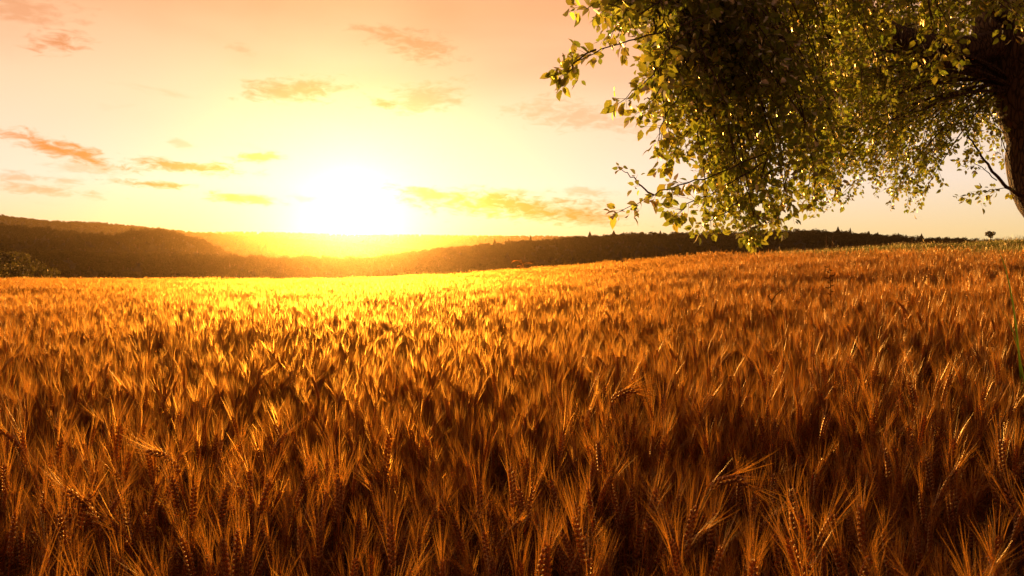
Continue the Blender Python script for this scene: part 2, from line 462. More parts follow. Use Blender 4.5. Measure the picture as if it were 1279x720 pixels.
# ------------------------------------------------------------------ forest trees
def blob_leaves(g, n, centre, rad, size, rng, mat=0, shell=0.55):
    """leaf-clump faces spread through an ellipsoid"""
    d = rng.normal(size=(n, 3)); d /= np.linalg.norm(d, axis=1)[:, None]
    rr = (shell + (1 - shell) * rng.random(n) ** 0.7)
    c = centre + d * rr[:, None] * rad
    for k in range(n):
        s = size * rng.uniform(0.6, 1.4)
        a = rng.normal(size=3); a /= np.linalg.norm(a)
        b = np.cross(a, rng.normal(size=3)); b /= np.linalg.norm(b) + 1e-9
        p = c[k]
        g.add([p - a * s, p + b * s * .6, p + a * s, p - b * s * .6 + d[k] * s * .4], [(0, 1, 2, 3)], mat)
def conifer_geo(seed, h=20.0):
    rng = np.random.default_rng(seed); gt, gc = Geo(), Geo()
    gt.tube([(0, 0, -1), (0, 0, h * .5), (0, 0, h * .98)], [h * .014, h * .009, h * .002], 5)
    z = h * 0.10
    while z < h * 0.985:
        w = h * 0.19 * (1 - z / h) ** 0.85 + 0.15
        nb = 7
        off = rng.uniform(0, 6.28)
        for k in range(nb):
            an = off + 2 * math.pi * k / nb + rng.normal(0, .12); ww = w * rng.uniform(.7, 1.2)
            dx_, dy_ = math.cos(an), math.sin(an)
            tip = np.array([dx_ * ww, dy_ * ww, z - ww * .25])
            sd = np.array([-dy_, dx_, 0]) * ww * .33
            root = np.array([0, 0, z + ww * .22])
            mid = (root + tip) * .55
            gc.add([root, mid + sd + [0, 0, -.12 * ww], tip, mid - sd + [0, 0, -.12 * ww]], [(0, 1, 2), (0, 2, 3)])
        z += max(0.35, w * 0.34)
    return gt, gc
def broad_geo(seed, h=15.0):
    rng = np.random.default_rng(seed); gt, gc = Geo(), Geo()
    gt.tube([(0, 0, -1), (.2, 0, h * .3), (0, .2, h * .75)], [h * .025, h * .018, h * .005], 5)
    for k in range(9):
        an = rng.uniform(0, 6.28); q = rng.uniform(0, .26) * h
        c = np.array([math.cos(an) * q, math.sin(an) * q, h * rng.uniform(.42, .82)])
        gt.tube([(0, 0, h * .3), tuple(c)], [h * .009, h * .003], 4)
        blob_leaves(gc, 60, c, np.array([.19, .19, .15]) * h * rng.uniform(.7, 1.1), h * .038, rng)
    return gt, gc
def joined(parts, name, mats, slots=None):
    g = Geo()
    for i, p in enumerate(parts): g.add(np.concatenate(p.v), p.f, slots[i] if slots else i)
    return g.mesh(name, mats)
con_parts = [conifer_geo(s, 20.0) for s in (1, 2, 3)]
bro_parts = [broad_geo(s, 15.0) for s in (4, 5, 6, 7)]
conifer_col = source_collection('conifer_source', [joined(p, 'conifer', [M['bark'], M['forest']]) for p in con_parts])
broad_col = source_collection('broadleaf_source', [joined(p, 'broadleaf', [M['bark'], M['forest']]) for p in bro_parts])

mixed_col = source_collection('mixed_source', [o.data for o in list(broad_col.objects) * 2])
def forest(name, hill, spacing, coll, nvar, smin, smax, label, t0=-1.0, t1=0.25, amin=-0.75, amax=0.75):
    zfun, (a0, a1, D, width) = hill
    a0 = max(a0, amin); a1 = min(a1, amax)
    area = (a1 - a0) * D * width * (t1 - t0)
    n = int(area / spacing ** 2)
    a = RNG.uniform(a0, a1, n); r = D + width * RNG.uniform(t0, t1, n)
    x = r * np.sin(a); y = r * np.cos(a); z = zfun(x, y)
    keep = z > ground_z(x, y) - 3
    x, y, z = x[keep], y[keep], z[keep]; n = len(x)
    rots = np.stack([RNG.normal(0, .04, n), RNG.normal(0, .04, n), RNG.uniform(0, 6.28, n)], -1)
    scatter(name, np.stack([x, y, z - 1.8], -1), rots, RNG.uniform(smin, smax, n), RNG.integers(0, nvar, n), coll, label, M['forest'])
forest('forest', right_hill, 5.2, mixed_col, 8, .36, .54, 'dark mixed forest covering the wooded hill behind the tree', -.9, .2)
forest('forest', left_hill, 6.2, broad_col, 4, .40, .66, 'dark broadleaf wood over the hill with single trees on its crest', -.9, .2)
forest('forest', low_left, 5.4, broad_col, 4, .38, .60, 'dark band of woodland along the valley beyond the wheat', -.9, .2)
forest('forest', far_ridge, 8.0, broad_col, 4, .40, .66, 'hazy woodland on the long far ridge', -.6, .1)
forest('forest', haze_ridge, 10.0, broad_col, 4, .40, .66, 'distant woodland lost in the golden haze under the sun', -.4, .08)

# trees that stand out one by one against the sky on the crests
con_me = [(gt.mesh('spruce_trunk', [M['bark']]), gc.mesh('spruce_crown', [M['forest']])) for gt, gc in con_parts]
bro_me = [(gt.mesh('broadleaf_trunk', [M['bark']]), gc.mesh('broadleaf_crown', [M['forest']])) for gt, gc in bro_parts]
def crest_tree(name, hill, px, row, var, meshes, unit_h, label, cat, group, wmul=1.0, lower=-1.2):
    zfun, (a0, a1, D, width) = hill
    px = px + random.uniform(-4, 4); row = row + random.uniform(-.8, 1.8)
    a = math.atan((px - 639.5) / FPX); r = D - 4.0
    x, y = r * math.sin(a), r * math.cos(a); z = float(zfun(np.array([x]), np.array([y]))[0]) - .3
    top = EYE + (HORIZON - row - lower) / FPX * y
    s = (top - z) / unit_h
    e = empty(name, (x, y, z), random.uniform(0, 6.28)); e.scale = (s * wmul, s * wmul, s)
    tag(e, label, cat, group)
    link('trunk', meshes[var][0], e); link('crown', meshes[var][1], e)
for k, (px, row) in enumerate([(578, 304), (619, 298), (636, 297), (660, 294), (733, 287), (770, 285), (782, 288), (806, 288), (828, 287), (845, 286), (866, 286), (880, 287),
                               (1023, 285), (1044, 282), (1060, 282), (1086, 286), (1096, 287), (1120, 290), (1127, 290), (1149, 291)]):
    crest_tree('spruce_tree', right_hill, px, row, k % 3, con_me, 20.0, 'dark spruce poking above the crest of the conifer forest hill', 'tree', 'spruces on the crest of the forest hill', random.uniform(1.5, 2.6), 2.4)
for k, (px, row) in enumerate([(5, 279), (22, 281), (50, 282), (62, 282), (86, 286), (127, 290), (158, 288), (168, 285), (175, 286), (184, 284), (193, 283), (203, 285), (214, 286)]):
    crest_tree('broadleaf_tree', left_hill, px, row, k % 4, bro_me, 15.0, 'dark round-topped tree on the crest of the hazy wooded hill', 'tree', 'trees on the crest of the wooded hill', .8)

# big round bush behind the field
def big_bush(px, row, depth, rad, label):
    rng = np.random.default_rng(31)
    top = at(px, row, depth); gz_ = float(ground_z(top.x, top.y))
    h = top.z - gz_
    e = empty('round_bush', (top.x, top.y, gz_)); tag(e, label, 'bush')
    gt, gc = Geo(), Geo()
    for k in range(7):
        an = 2 * math.pi * k / 7
        gt.tube([(.15 * math.cos(an), .15 * math.sin(an), -.3), (rad * .3 * math.cos(an), rad * .3 * math.sin(an), h * .4), (rad * .6 * math.cos(an), rad * .6 * math.sin(an), h * .7)], [.12, .08, .02], 6)
    gt.tube([(0, 0, -.3), (.1, .1, h * .5), (0, 0, h * .85)], [.2, .12, .03], 6)
    for k in range(60):
        an = rng.uniform(0, 6.28); zz = rng.uniform(0.12, .88)
        q = rad * math.sqrt(max(0.02, 1 - ((zz - .25) / .72) ** 2)) * rng.uniform(.35, .9)
        blob_leaves(gc, 190, np.array([math.cos(an) * q, math.sin(an) * q, zz * h]), np.array([1.0, 1.0, .75]) * rng.uniform(.7, 1.15), .13, rng)
    link('stem', gt.mesh('bush_stem', [M['bark']]), e)
    tag(link('crown', gc.mesh('bush_crown', [M['bush']]), e), kind='stuff')
big_bush(12, 310, 105.0, 6.4, 'large round dark bush standing beyond the far edge of the wheat')

# ------------------------------------------------------------------ wheat
def ribbon(g, pts, widths, side, mat=0, fold=None):
    """flat tapering strip along pts"""
    vs_, fs = [], []
    for p, w in zip(pts, widths):
        vs_.append(p - side * w / 2); vs_.append(p + side * w / 2)
    for i in range(len(pts) - 1): fs.append((2 * i, 2 * i + 1, 2 * i + 3, 2 * i + 2))
    g.add(vs_, fs, mat)

def wheat_parts(seed, lod=0, nod=0.25, lean=0.06, H=0.86, bend_dir=None, bend_at=.62):
    """stem, leaf blades, ear and awns of one bearded wheat plant; nod = how far the ear bends over (rad)"""
    rng = np.random.default_rng(seed)
    stem, blades, ear, awn = Geo(), [], Geo(), Geo()
    bd = rng.uniform(0, 6.28) if bend_dir is None else bend_dir
    bx = np.array([math.cos(bd), math.sin(bd), 0.0])
    # centre line: straight lower stem, bending more and more in the upper part
    L_total = H + 0.108
    nseg = 22 if lod == 0 else 7
    p = np.zeros(3); pts = [p.copy()]; tans = []
    for i in range(nseg):
        t = (i + .5) / nseg
        ang = lean * t * 1.6 + nod * max(0, (t - bend_at) / (1 - bend_at)) ** 1.5
        d = np.array([0, 0, 1.0]) * math.cos(ang) + bx * math.sin(ang)
        tans.append(d); p = p + d * L_total / nseg; pts.append(p.copy())
    pts = np.array(pts); ss = np.linspace(0, L_total, nseg + 1)
    def pos(s): return np.array([np.interp(s, ss, pts[:, k]) for k in range(3)])
    def tan(s):
        a = pos(min(s + .01, L_total)) - pos(max(s - .01, 0)); return a / np.linalg.norm(a)
    sn = 7 if lod == 0 else 4
    sp = np.linspace(0, H + .01, sn)
    if lod < 2:
        stem.tube([pos(s) for s in sp], np.linspace(.0021, .0012, sn) * (1.0 if lod == 0 else 1.3), 4 if lod == 0 else 3)
    else:
        side = np.cross([0, 0, 1.0], bx)
        ribbon(stem, [pos(s) for s in sp], [.005] * sn, side)
    # leaf blades, dry and hanging
    for k in range(2 if lod == 0 else 1):
        s0 = H * rng.uniform(.50, .80); an = rng.uniform(0, 6.28); Lb = rng.uniform(.12, .22)
        out = np.array([math.cos(an), math.sin(an), 0]); up = .8
        q = pos(s0); bp = [q]; nb = 5 if lod == 0 else 3
        for j in range(nb):
            up -= rng.uniform(.35, .6) * 5 / nb * .8
            dd = out + np.array([0, 0, up]); dd /= np.linalg.norm(dd); q = q + dd * Lb / nb; bp.append(q)
        side = np.cross(out, [0, 0, 1.0]); side += rng.normal(0, .3, 3)
        side /= np.linalg.norm(side)
        wd = np.array([.7, 1, .9, .7, .4, .05]) if nb == 5 else np.array([.7, 1, .7, .05])
        blade = Geo(); blades.append(blade)
        ribbon(blade, bp, wd * rng.uniform(.007, .011), side)
    # the ear: two rows of spikelets
    tw = rng.uniform(0, 3.14); Le = rng.uniform(.088, .112)
    t0 = tan(H + .04); a = np.cross(t0, [math.cos(tw), math.sin(tw), .1]); a /= np.linalg.norm(a); b = np.cross(t0, a)
    ns = 18 if lod == 0 else (10 if lod == 1 else 0)
    for i in range(ns):
        f = i / ns; s = H + f * Le
        c = pos(s); t = tan(min(s, L_total - .012)); sg = 1 if i % 2 else -1
        if i == ns - 1: sg = 0
        w = math.sin(math.pi * (0.18 + 0.72 * f)) ** .6
        ax = t + a * sg * .55; ax /= np.linalg.norm(ax)
        base = c + a * sg * .0015; l = (.0135 if lod == 0 else .02) * (.75 + .4 * w); hw = (.0042 if lod == 0 else .0046) * w + .001
        bb = np.cross(ax, a); bb /= np.linalg.norm(bb); aa = np.cross(bb, ax)
        m = base + ax * l * .42
        if lod == 0:
            for sb in (-1, 1):    # two florets side by side
                mm = m + bb * sb * .0028; tp = base + ax * l + bb * sb * .0035
                v = [base, mm + bb * hw, mm + aa * hw * .9, mm - bb * hw, mm - aa * hw * .9, tp]
                ear.add(v, [(0, 2, 1), (0, 3, 2), (0, 4, 3), (0, 1, 4), (5, 1, 2), (5, 2, 3), (5, 3, 4), (5, 4, 1)])
        else:
            v = [base, m + bb * hw * 1.7, m + aa * hw, m - bb * hw * 1.7, m - aa * hw, base + ax * l]
            ear.add(v, [(0, 2, 1), (0, 3, 2), (0, 4, 3), (0, 1, 4), (5, 1, 2), (5, 2, 3), (5, 3, 4), (5, 4, 1)])
        na = 1 if f < .35 and lod == 0 else 2
        for j in range(na):
            La = rng.uniform(.075, .125) * (0.75 + .25 * w)
            o1 = a * sg * rng.uniform(.05, .27) + b * rng.choice((-1, 1)) * rng.uniform(.02, .21) + rng.normal(0, .04, 3)
            d1 = t + o1; d1 /= np.linalg.norm(d1); d2 = t + o1 * rng.uniform(1.0, 1.7); d2 /= np.linalg.norm(d2)
            st = base + ax * l * .85
            wd = .00082 if lod == 0 else .0011
            if lod == 0:
                sd = np.cross(d1, rng.normal(size=3)); sd /= np.linalg.norm(sd)
                ribbon(awn, [st, st + d1 * La * .5, st + d1 * La * .5 + d2 * La * .5], [wd * 1.15, wd * .95, wd * .2], sd)
            else:
                sd = np.cross(d1, rng.normal(size=3)); sd /= np.linalg.norm(sd)
                e_ = st + d1 * La
                awn.add([st - sd * wd, st + sd * wd, e_], [(0, 1, 2)])
    if lod == 2:
        c = pos(H); t = t0; hw = .0065
        v = [c, c + t * .04 + a * hw, c + t * .04 + b * hw, c + t * .04 - a * hw, c + t * .04 - b * hw, c + t * Le]
        ear.add(v, [(0, 2, 1), (0, 3, 2), (0, 4, 3), (0, 1, 4), (5, 1, 2), (5, 2, 3), (5, 3, 4), (5, 4, 1)])
        for i in range(9):
            s = H + rng.uniform(.02, Le); an = rng.uniform(0, 6.28)
            o1 = (a * math.cos(an) + b * math.sin(an)) * rng.uniform(.08, .40)
            d1 = t + o1; d1 /= np.linalg.norm(d1); sd = np.cross(d1, rng.normal(size=3)); sd /= np.linalg.norm(sd)
            st = pos(min(s, L_total)); awn.add([st - sd * .0028, st + sd * .0028, st + d1 * rng.uniform(.06, .10)], [(0, 1, 2)])
    return stem, blades, ear, awn
WM = [M['straw'], M['blade'], M['ear'], M['awn']]

NODS = [.08, .17, .29, .42, .12, .55, .22, .30, .70, .10, .18, .14]
near_parts = [wheat_parts(100 + i, 0, NODS[i], .03 + .012 * (i % 6), .83 + .012 * (i % 5)) for i in range(12)]
def whole(ps, name): return joined((ps[0], *ps[1], ps[2], ps[3]), name, WM, [0] + [1] * len(ps[1]) + [2, 3])
near_col = source_collection('wheat_near', [whole(p, 'wheat_near') for p in near_parts])
def patch(seed, lod, n, rad, name):
    """a round patch of stand, the tallest ears well above the rest"""
    rng = np.random.default_rng(seed); g = Geo()
    lib = near_parts if lod == 0 else [wheat_parts(seed * 50 + k, lod, NODS[k], .03 + .012 * (k % 6), .83 + .012 * (k % 5)) for k in range(12)]
    for k in range(n):
        ps = lib[rng.integers(0, len(lib))]
        an = rng.uniform(0, 6.28); q = rad * math.sqrt(rng.random())
        sc = stalk_scale(rng, .24 if lod == 0 else .40)
        m = np.array(Matrix.LocRotScale(Vector((math.cos(an) * q, math.sin(an) * q, 0)), Euler((rng.normal(0, .055), rng.normal(.02, .055), rng.uniform(0, 6.28))), Vector((sc, sc, sc))))
        for i, p in zip([0] + [1] * len(ps[1]) + [2, 3], (ps[0], *ps[1], ps[2], ps[3])):
            g.add(np.concatenate(p.v) @ m[:3, :3].T + m[:3, 3], p.f, i)
    return g.mesh(name, WM)
def stalk_scale(rng, tall=.33):
    return rng.normal(1.06, .045) if rng.random() < tall else rng.normal(.90, .05)
NEAR_R, MID_R, FAR_R = 3.2, 9.0, 24.0
patch_near = source_collection('wheat_patch_near', [patch(60 + i, 0, 62, .30, 'wheat_patch') for i in range(8)])
patch_mid = source_collection('wheat_patch_mid', [patch(80 + i, 1, 130, .50, 'wheat_patch') for i in range(8)])
patch_far = source_collection('wheat_patch_far', [patch(95 + i, 2, 190, .80, 'wheat_patch') for i in range(6)])

def polar_points(r0, r1, a0, a1, dens):
    n = int(.5 * (r1 ** 2 - r0 ** 2) * (a1 - a0) * dens)
    r = np.sqrt(RNG.uniform(r0 ** 2, r1 ** 2, n)); a = RNG.uniform(a0, a1, n)
    return r * np.sin(a), r * np.cos(a)
def grid_points(r0, r1, amax, step):
    """jittered grid over a sector of the field"""
    n = int(2 * r1 / step) + 2
    gx, gy = np.meshgrid((np.arange(n) - n / 2) * step, (np.arange(n) - n / 2) * step)
    x = gx.ravel() + RNG.uniform(-.35, .35, n * n) * step; y = gy.ravel() + RNG.uniform(-.35, .35, n * n) * step
    r = np.hypot(x, y); k = (r >= r0) & (r < r1) & (np.abs(np.arctan2(x, y)) < amax)
    return x[k], y[k]
def density(x, y):
    """uneven stand: thin lanes and hollows"""
    return np.clip(.78 + 1.3 * fbm(x * 1.1 + 3, y * 1.1, 3), .25, 1)
def height_var(x, y):
    return 1.0 + .26 * fbm(x * .55 + 9, y * .55, 3) + .10 * fbm(x * 2.1, y * 2.1 + 4, 2)
def in_wheat(x, y):
    r = np.hypot(x, y); a = np.arctan2(x, y)
    rc, _ = rim(np.clip(a, -.85, .85))
    edge = rc * np.interp(a, [-.3, .0, .15, .35, .6], [1.03, 1.0, .84, .58, .50])
    return r < edge + 1.2 * fbm(x * .3, y * .3)
WIND = R(25)     # most stalks lean a little the same way
def wheat_scatter(x, y, nvar, single):
    n = len(x); z = ground_z(x, y)
    rz = RNG.uniform(0, 6.28, n)
    tl = .055 if single else .015
    rots = np.stack([RNG.normal(0, tl, n), RNG.normal(0, tl, n), rz], -1)
    scl = height_var(x, y) * (np.array([stalk_scale(RNG, .22) for _ in range(n)]) if single else RNG.normal(1.0, .02, n))
    return np.stack([x, y, z], -1), rots, scl, RNG.integers(0, nvar, n)

# near stand: every stalk its own instance, the 300 that show largest are objects
x, y = polar_points(0.75, NEAR_R, -1.3, 1.3, 260)
k = RNG.random(len(x)) < density(x, y); x, y = x[k], y[k]
pn, rn, sn_, inx = wheat_scatter(x, y, 12, True)
top = pn + np.array([0, 0, .9]) * sn_[:, None]
cp, sp_ = math.cos(PITCH), math.sin(PITCH)
rel = top - np.array([0, 0, EYE])
dep = rel[:, 1] * cp - rel[:, 2] * sp_
px_ = 639.5 + FPX * rel[:, 0] / dep; py_ = 360 - FPX * (rel[:, 1] * sp_ + rel[:, 2] * cp) / dep
vis = (px_ > 5) & (px_ < 1275) & (py_ < 715) & (dep > 1)
order = np.argsort(np.where(vis, dep, 1e9))
hero = order[:292]
too_close = ((dep < 1.35) & (np.abs(pn[:, 0]) < 1.0)) | (np.hypot(pn[:, 0], pn[:, 1]) < 1.0)
rest_mask = np.ones(len(x), bool); rest_mask[hero] = False
part_me = []
for (s, b, e, a) in near_parts:
    part_me.append((s.mesh('wheat_stem', [M['straw']], True), [q.mesh('wheat_leaf', [M['blade']], True) for q in b], e.mesh('wheat_ear', [M['ear']], True), a.mesh('wheat_awns', [M['awn']])))
def stalk_object(loc, rot, s, meshes, label, group=None):
    e = bpy.data.objects.new('wheat_stalk', None); COL.objects.link(e); e.empty_display_size = .05
    e.location = loc; e.rotation_euler = rot; e.scale = (s, s, s)
    tag(e, label, 'wheat', group)
    link('stem', meshes[0], e)
    for q in meshes[1]: link('leaf_blade', q, e)
    er = link('ear', meshes[2], e); aw = link('awns', meshes[3], er); aw['kind'] = 'stuff'
def stalk_label(v, sc):
    nod = NODS[v]
    look = 'bolt upright ear' if nod < .16 else 'nearly upright ear' if nod < .28 else 'slightly nodding ear' if nod < .48 else 'clearly nodding ear'
    return '%s ripe bearded wheat stalk with a %s in the front of the field' % ('tall' if sc > .98 else 'short', look)
for i in hero:
    stalk_object(pn[i], rn[i], sn_[i], part_me[inx[i]], stalk_label(inx[i], sn_[i]), 'wheat stalks in the front of the field')
tag(scatter('wheat', pn[rest_mask], rn[rest_mask], sn_[rest_mask], inx[rest_mask], near_col, 'golden wheat stand just behind the front stalks', M['ear']))
# the few ears that bend right over
def hooked(px, row, depth, side, seed, nod, label):
    ps = wheat_parts(seed, 0, nod, .06, .84, 0.0 if side > 0 else math.pi, .80)
    ms = (ps[0].mesh('wheat_stem', [M['straw']], True), [q.mesh('wheat_leaf', [M['blade']], True) for q in ps[1]], ps[2].mesh('wheat_ear', [M['ear']], True), ps[3].mesh('wheat_awns', [M['awn']]))
    P = at(px, row, depth); gz_ = float(ground_z(P.x, P.y))
    zt = max(v[2] for v in np.concatenate(ps[2].v))
    s = (P.z - gz_) / zt
    stalk_object((P.x - side * .06, P.y, gz_), (0, 0, 0), s, ms, label)
hooked(880, 592, 2.25, 1, 401, 2.3, 'wheat stalk whose ear arches right over like a hook among the front stalks')
hooked(760, 484, 3.4, 1, 402, 1.9, 'wheat stalk with a bowed ear standing a little behind the hooked one')
hooked(225, 560, 2.6, -1, 403, 1.45, 'wheat stalk with its ear bent sideways, awns fanned out level, towards the sunset')
hooked(120, 610, 2.2, -1, 404, 1.0, 'wheat stalk leaning over with long spread awns near the sideways-bent ear')

for r0, r1, amax, step, coll, nvar, lab in ((NEAR_R, MID_R, 1.1, .46, patch_near, 8, 'golden wheat a few steps behind the front stalks'),
                                           (MID_R, FAR_R, .85, .78, patch_mid, 8, 'dense golden wheat in the middle of the field'),
                                           (FAR_R, 66.0, .82, 1.2, patch_far, 6, 'far golden wheat along the field edge')):
    x, y = grid_points(r0, r1, amax, step)
    k = in_wheat(x, y) & (RNG.random(len(x)) < density(x * .6, y * .6) + .08); x, y = x[k], y[k]
    scatter('wheat', *wheat_scatter(x, y, nvar, False), coll, lab, M['ear'])

# ------------------------------------------------------------------ grass margin on the crest to the right
def tuft(seed):
    rng = np.random.default_rng(seed); g = Geo()
    for k in range(26):
        an = rng.uniform(0, 6.28); q = .14 * math.sqrt(rng.random()); h = rng.uniform(.22, .52)
        b0 = np.array([math.cos(an) * q, math.sin(an) * q, 0]); o = np.array([math.cos(an), math.sin(an), 0]) * rng.uniform(.02, .3) * h
        sd = np.cross([math.cos(an + 1), math.sin(an + 1), 0], [0, 0, 1.0])
        ribbon(g, [b0, b0 + o * .35 + [0, 0, h * .6], b0 + o + [0, 0, h]], [.007, .006, .001], sd, 0)
    for k in range(1):
        an = rng.uniform(0, 6.28); b0 = np.array([math.cos(an) * .08, math.sin(an) * .08, 0]); h = rng.uniform(.45, .68)
        tp = b0 + np.array([rng.normal(0, .05), rng.normal(0, .05), h]); sd = np.array([math.cos(an), math.sin(an), 0])
        ribbon(g, [b0, tp - [0, 0, .14], tp - [0, 0, .07], tp], [.003, .004, .012, .003], sd, 1)
    return g.mesh('grass_tuft', [M['grass'], M['weed']])
grass_col = source_collection('grass_source', [tuft(i) for i in range(6)])
x, y = polar_points(23.0, 66.0, .0, .80, 24)
k = ~in_wheat(x, y); x, y = x[k], y[k]; n = len(x)
scatter('grass', np.stack([x, y, ground_z(x, y)], -1), np.stack([RNG.normal(0, .1, n), RNG.normal(0, .1, n), RNG.uniform(0, 6.28, n)], -1),
        RNG.uniform(.6, 1.15, n) * (.85 + .8 * fbm(x * .4, y * .4)), RNG.integers(0, 6, n), grass_col, 'strip of rough green grass along the crest beside the wheat', M['grass'])

# ------------------------------------------------------------------ the tree
LEAVES = []      # (position, direction, normal, length)
limbs = []
trng = random.Random(5)
def bez(p0, p1, p2, p3, n):
    out = []
    for i in range(n + 1):
        t = i / n; s = 1 - t
        out.append(p0 * s ** 3 + p1 * 3 * s * s * t + p2 * 3 * s * t * t + p3 * t ** 3)
    return out
def rv(s): return Vector((trng.gauss(0, s), trng.gauss(0, s), trng.gauss(0, s)))
TREE_D = 10.0
base_p = at(1350, 300, TREE_D + .2)
tree_z = float(ground_z(base_p.x, base_p.y))
tree = empty('apple_tree', (base_p.x, base_p.y, tree_z))
tag(tree, 'leaning old tree with a drooping leafy crown overhanging the wheat', 'tree')
T0 = Vector(tree.location)
def local(g):
    for i in range(len(g.v)): g.v[i] = g.v[i] - np.array(T0)
    return g
# trunk
tp = [Vector((base_p.x + .10, base_p.y, tree_z - .3)), Vector((base_p.x + .06, base_p.y, tree_z + .25)), at(1316, 268, TREE_D + .1), at(1296, 235, TREE_D), at(1291, 175, TREE_D),
      at(1277, 125, TREE_D), at(1262, 60, TREE_D), at(1250, 20, TREE_D), at(1242, -40, TREE_D), at(1256, -150, TREE_D + .1), at(1290, -300, TREE_D + .3)]
tr_r = [.44, .34, .27, .29, .28, .29, .31, .30, .24, .17, .07]
trunk_path = []
for i in range(len(tp) - 1):
    for j in range(3): trunk_path.append((tp[i].lerp(tp[i + 1], j / 3), tr_r[i] + (tr_r[i + 1] - tr_r[i]) * j / 3))
trunk_path.append((tp[-1], tr_r[-1]))
gt = Geo(); gt.tube([p for p, r in trunk_path], [r * (1 + .06 * math.sin(i * 1.9)) for i, (p, r) in enumerate(trunk_path)], 16)
v = gt.v[0]; ang = np.arctan2(v[:, 1] - T0.y, v[:, 0] - T0.x)
v += np.stack([np.cos(ang), np.sin(ang), 0 * ang], -1) * (.025 * np.sin(ang * 5 + v[:, 2] * 1.3) + .02 * np.sin(ang * 9 - v[:, 2] * 3))[:, None]
link('trunk', local(gt).mesh('trunk', [M['bark']], True), tree)
# limbs: (list of (col, row, depth)), start radius, end radius
def limb(path, r0, r1, name='limb', sides=8):
    P = [at(*p) if isinstance(p, tuple) else p for p in path]
    pts = []
    for i in range(len(P) - 1):
        a = P[max(0, i - 1)]; b = P[i]; c = P[i + 1]; d = P[min(len(P) - 1, i + 2)]
        for j in range(6):
            t = j / 6
            pts.append(.5 * ((2 * b) + (c - a) * t + (2 * a - 5 * b + 4 * c - d) * t * t + (3 * b - a - 3 * c + d) * t ** 3) + rv(.006))
    pts.append(P[-1])
    g = Geo(); n = len(pts); rr = [r0 + (r1 - r0) * (i / (n - 1)) ** .8 for i in range(n)]
    g.tube(pts, rr, sides)
    link(name, local(g).mesh(name, [M['bark']], True), tree)
    return pts
LA = limb([(1262, 55, 10.0), (1190, 62, 9.7), (1120, 45, 9.2), (1040, -10, 8.4), (940, -60, 7.4), (850, -50, 6.3), (780, -10, 5.4)], .21, .018)
LB = limb([(1255, 0, 10.0), (1170, -60, 9.5), (1080, -140, 8.7), (980, -170, 7.8), (900, -150, 7.0)], .16, .02)
LC = limb([(1284, 120, 10.0), (1230, 88, 10.7), (1160, 60, 11.4), (1080, 40, 12.0), (1010, 60, 12.4)], .13, .02)
LD = limb([(1262, 30, 9.9), (1220, -20, 8.8), (1180, -60, 7.6), (1120, -80, 6.8), (1060, -60, 6.2)], .13, .02)
LE = limb([(1285, -250, 10.2), (1190, -330, 9.8), (1060, -340, 9.2), (950, -300, 8.6)], .09, .02)
LF = limb([(1275, -120, 10.0), (1380, -200, 9.6), (1500, -220, 9.4), (1600, -150, 9.2)], .13, .02)
LG = limb([(1284, 200, 10.1), (1330, 100, 11.0), (1420, 10, 12.0), (1520, -10, 12.6)], .11, .02)
LH = limb([(1292, 250, 9.95), (1262, 237, 9.6), (1240, 215, 9.4), (1220, 185, 9.3), (1205, 165, 9.3)], .030, .006, 'branch', 6)

twigs = Geo(); branch_objs = 0
def leaf_at(p, d, nrm, L): LEAVES.append((p, d, nrm, L))
def spray(p0, d0, length, nleaf, lsize, droop=.5, r=.0028):
    """a leafy twig"""
    n = 5; p = p0.copy(); d = d0.normalized(); pts = [p.copy()]
    for i in range(n):
        d = (d + Vector((0, 0, -droop / n)) + rv(.10)).normalized(); p = p + d * length / n; pts.append(p.copy())
    twigs.tube(pts, [r * (1 - .75 * i / n) for i in range(n + 1)], 3)
    for k in range(nleaf):
        t = (k + trng.random()) / nleaf; t = .12 + .88 * t
        i = min(n - 1, int(t * n)); q = pts[i].lerp(pts[i + 1], t * n - i)
        ax = (pts[i + 1] - pts[i]).normalized()
        o = rv(1); o = (o - ax * o.dot(ax)).normalized()
        ld = (ax * trng.uniform(.2, .8) + o * .9 + Vector((0, 0, -trng.uniform(.0, .7)))).normalized()
        st = q + ld * trng.uniform(.012, .03)
        nr = rv(1) + Vector((0, 0, .7)); nr = (nr - ld * nr.dot(ld)).normalized()
        leaf_at(st, ld, nr, lsize * trng.uniform(.55, 1.3))
def branchlet(p0, p1, arch, nspray, slen, nleaf, lsize, r0=.010, t0=.15, name='branch', own=False, spread=1.0, droop=.5):
    """a hanging branch from p0 to p1 with leafy twigs along it"""
    m1 = p0.lerp(p1, .33) + Vector((0, 0, arch)) + rv(.06); m2 = p0.lerp(p1, .70) + Vector((0, 0, arch * .6)) + rv(.06)
    pts = bez(p0, m1, m2, p1, 12)
    rr = [r0 * (1 - .8 * i / 12) + .0012 for i in range(13)]
    if own:
        g = Geo(); g.tube(pts, rr, 5); link(name, local(g).mesh(name, [M['bark']], True), tree)
    else: twigs.tube(pts, rr, 4)
    for k in range(nspray):
        t = t0 + (1 - t0) * (k + trng.random()) / nspray
        i = min(11, int(t * 12)); q = pts[i].lerp(pts[i + 1], t * 12 - i); ax = (pts[i + 1] - pts[i]).normalized()
        o = rv(1); o = (o - ax * o.dot(ax)).normalized()
        spray(q, ax * .5 + o * spread + Vector((0, 0, -.15)), slen * trng.uniform(.6, 1.2) * (1.15 - .35 * t), nleaf, lsize, droop)
    spray(p1, (pts[-1] - pts[-2]).normalized(), slen, nleaf, lsize, droop)
def near_pt(path, p):
    return min(path, key=lambda q: (q - p).length)
ALL = {'A': LA, 'B': LB, 'C': LC, 'D': LD, 'E': LE}
def J(a, s): return trng.gauss(a, s)

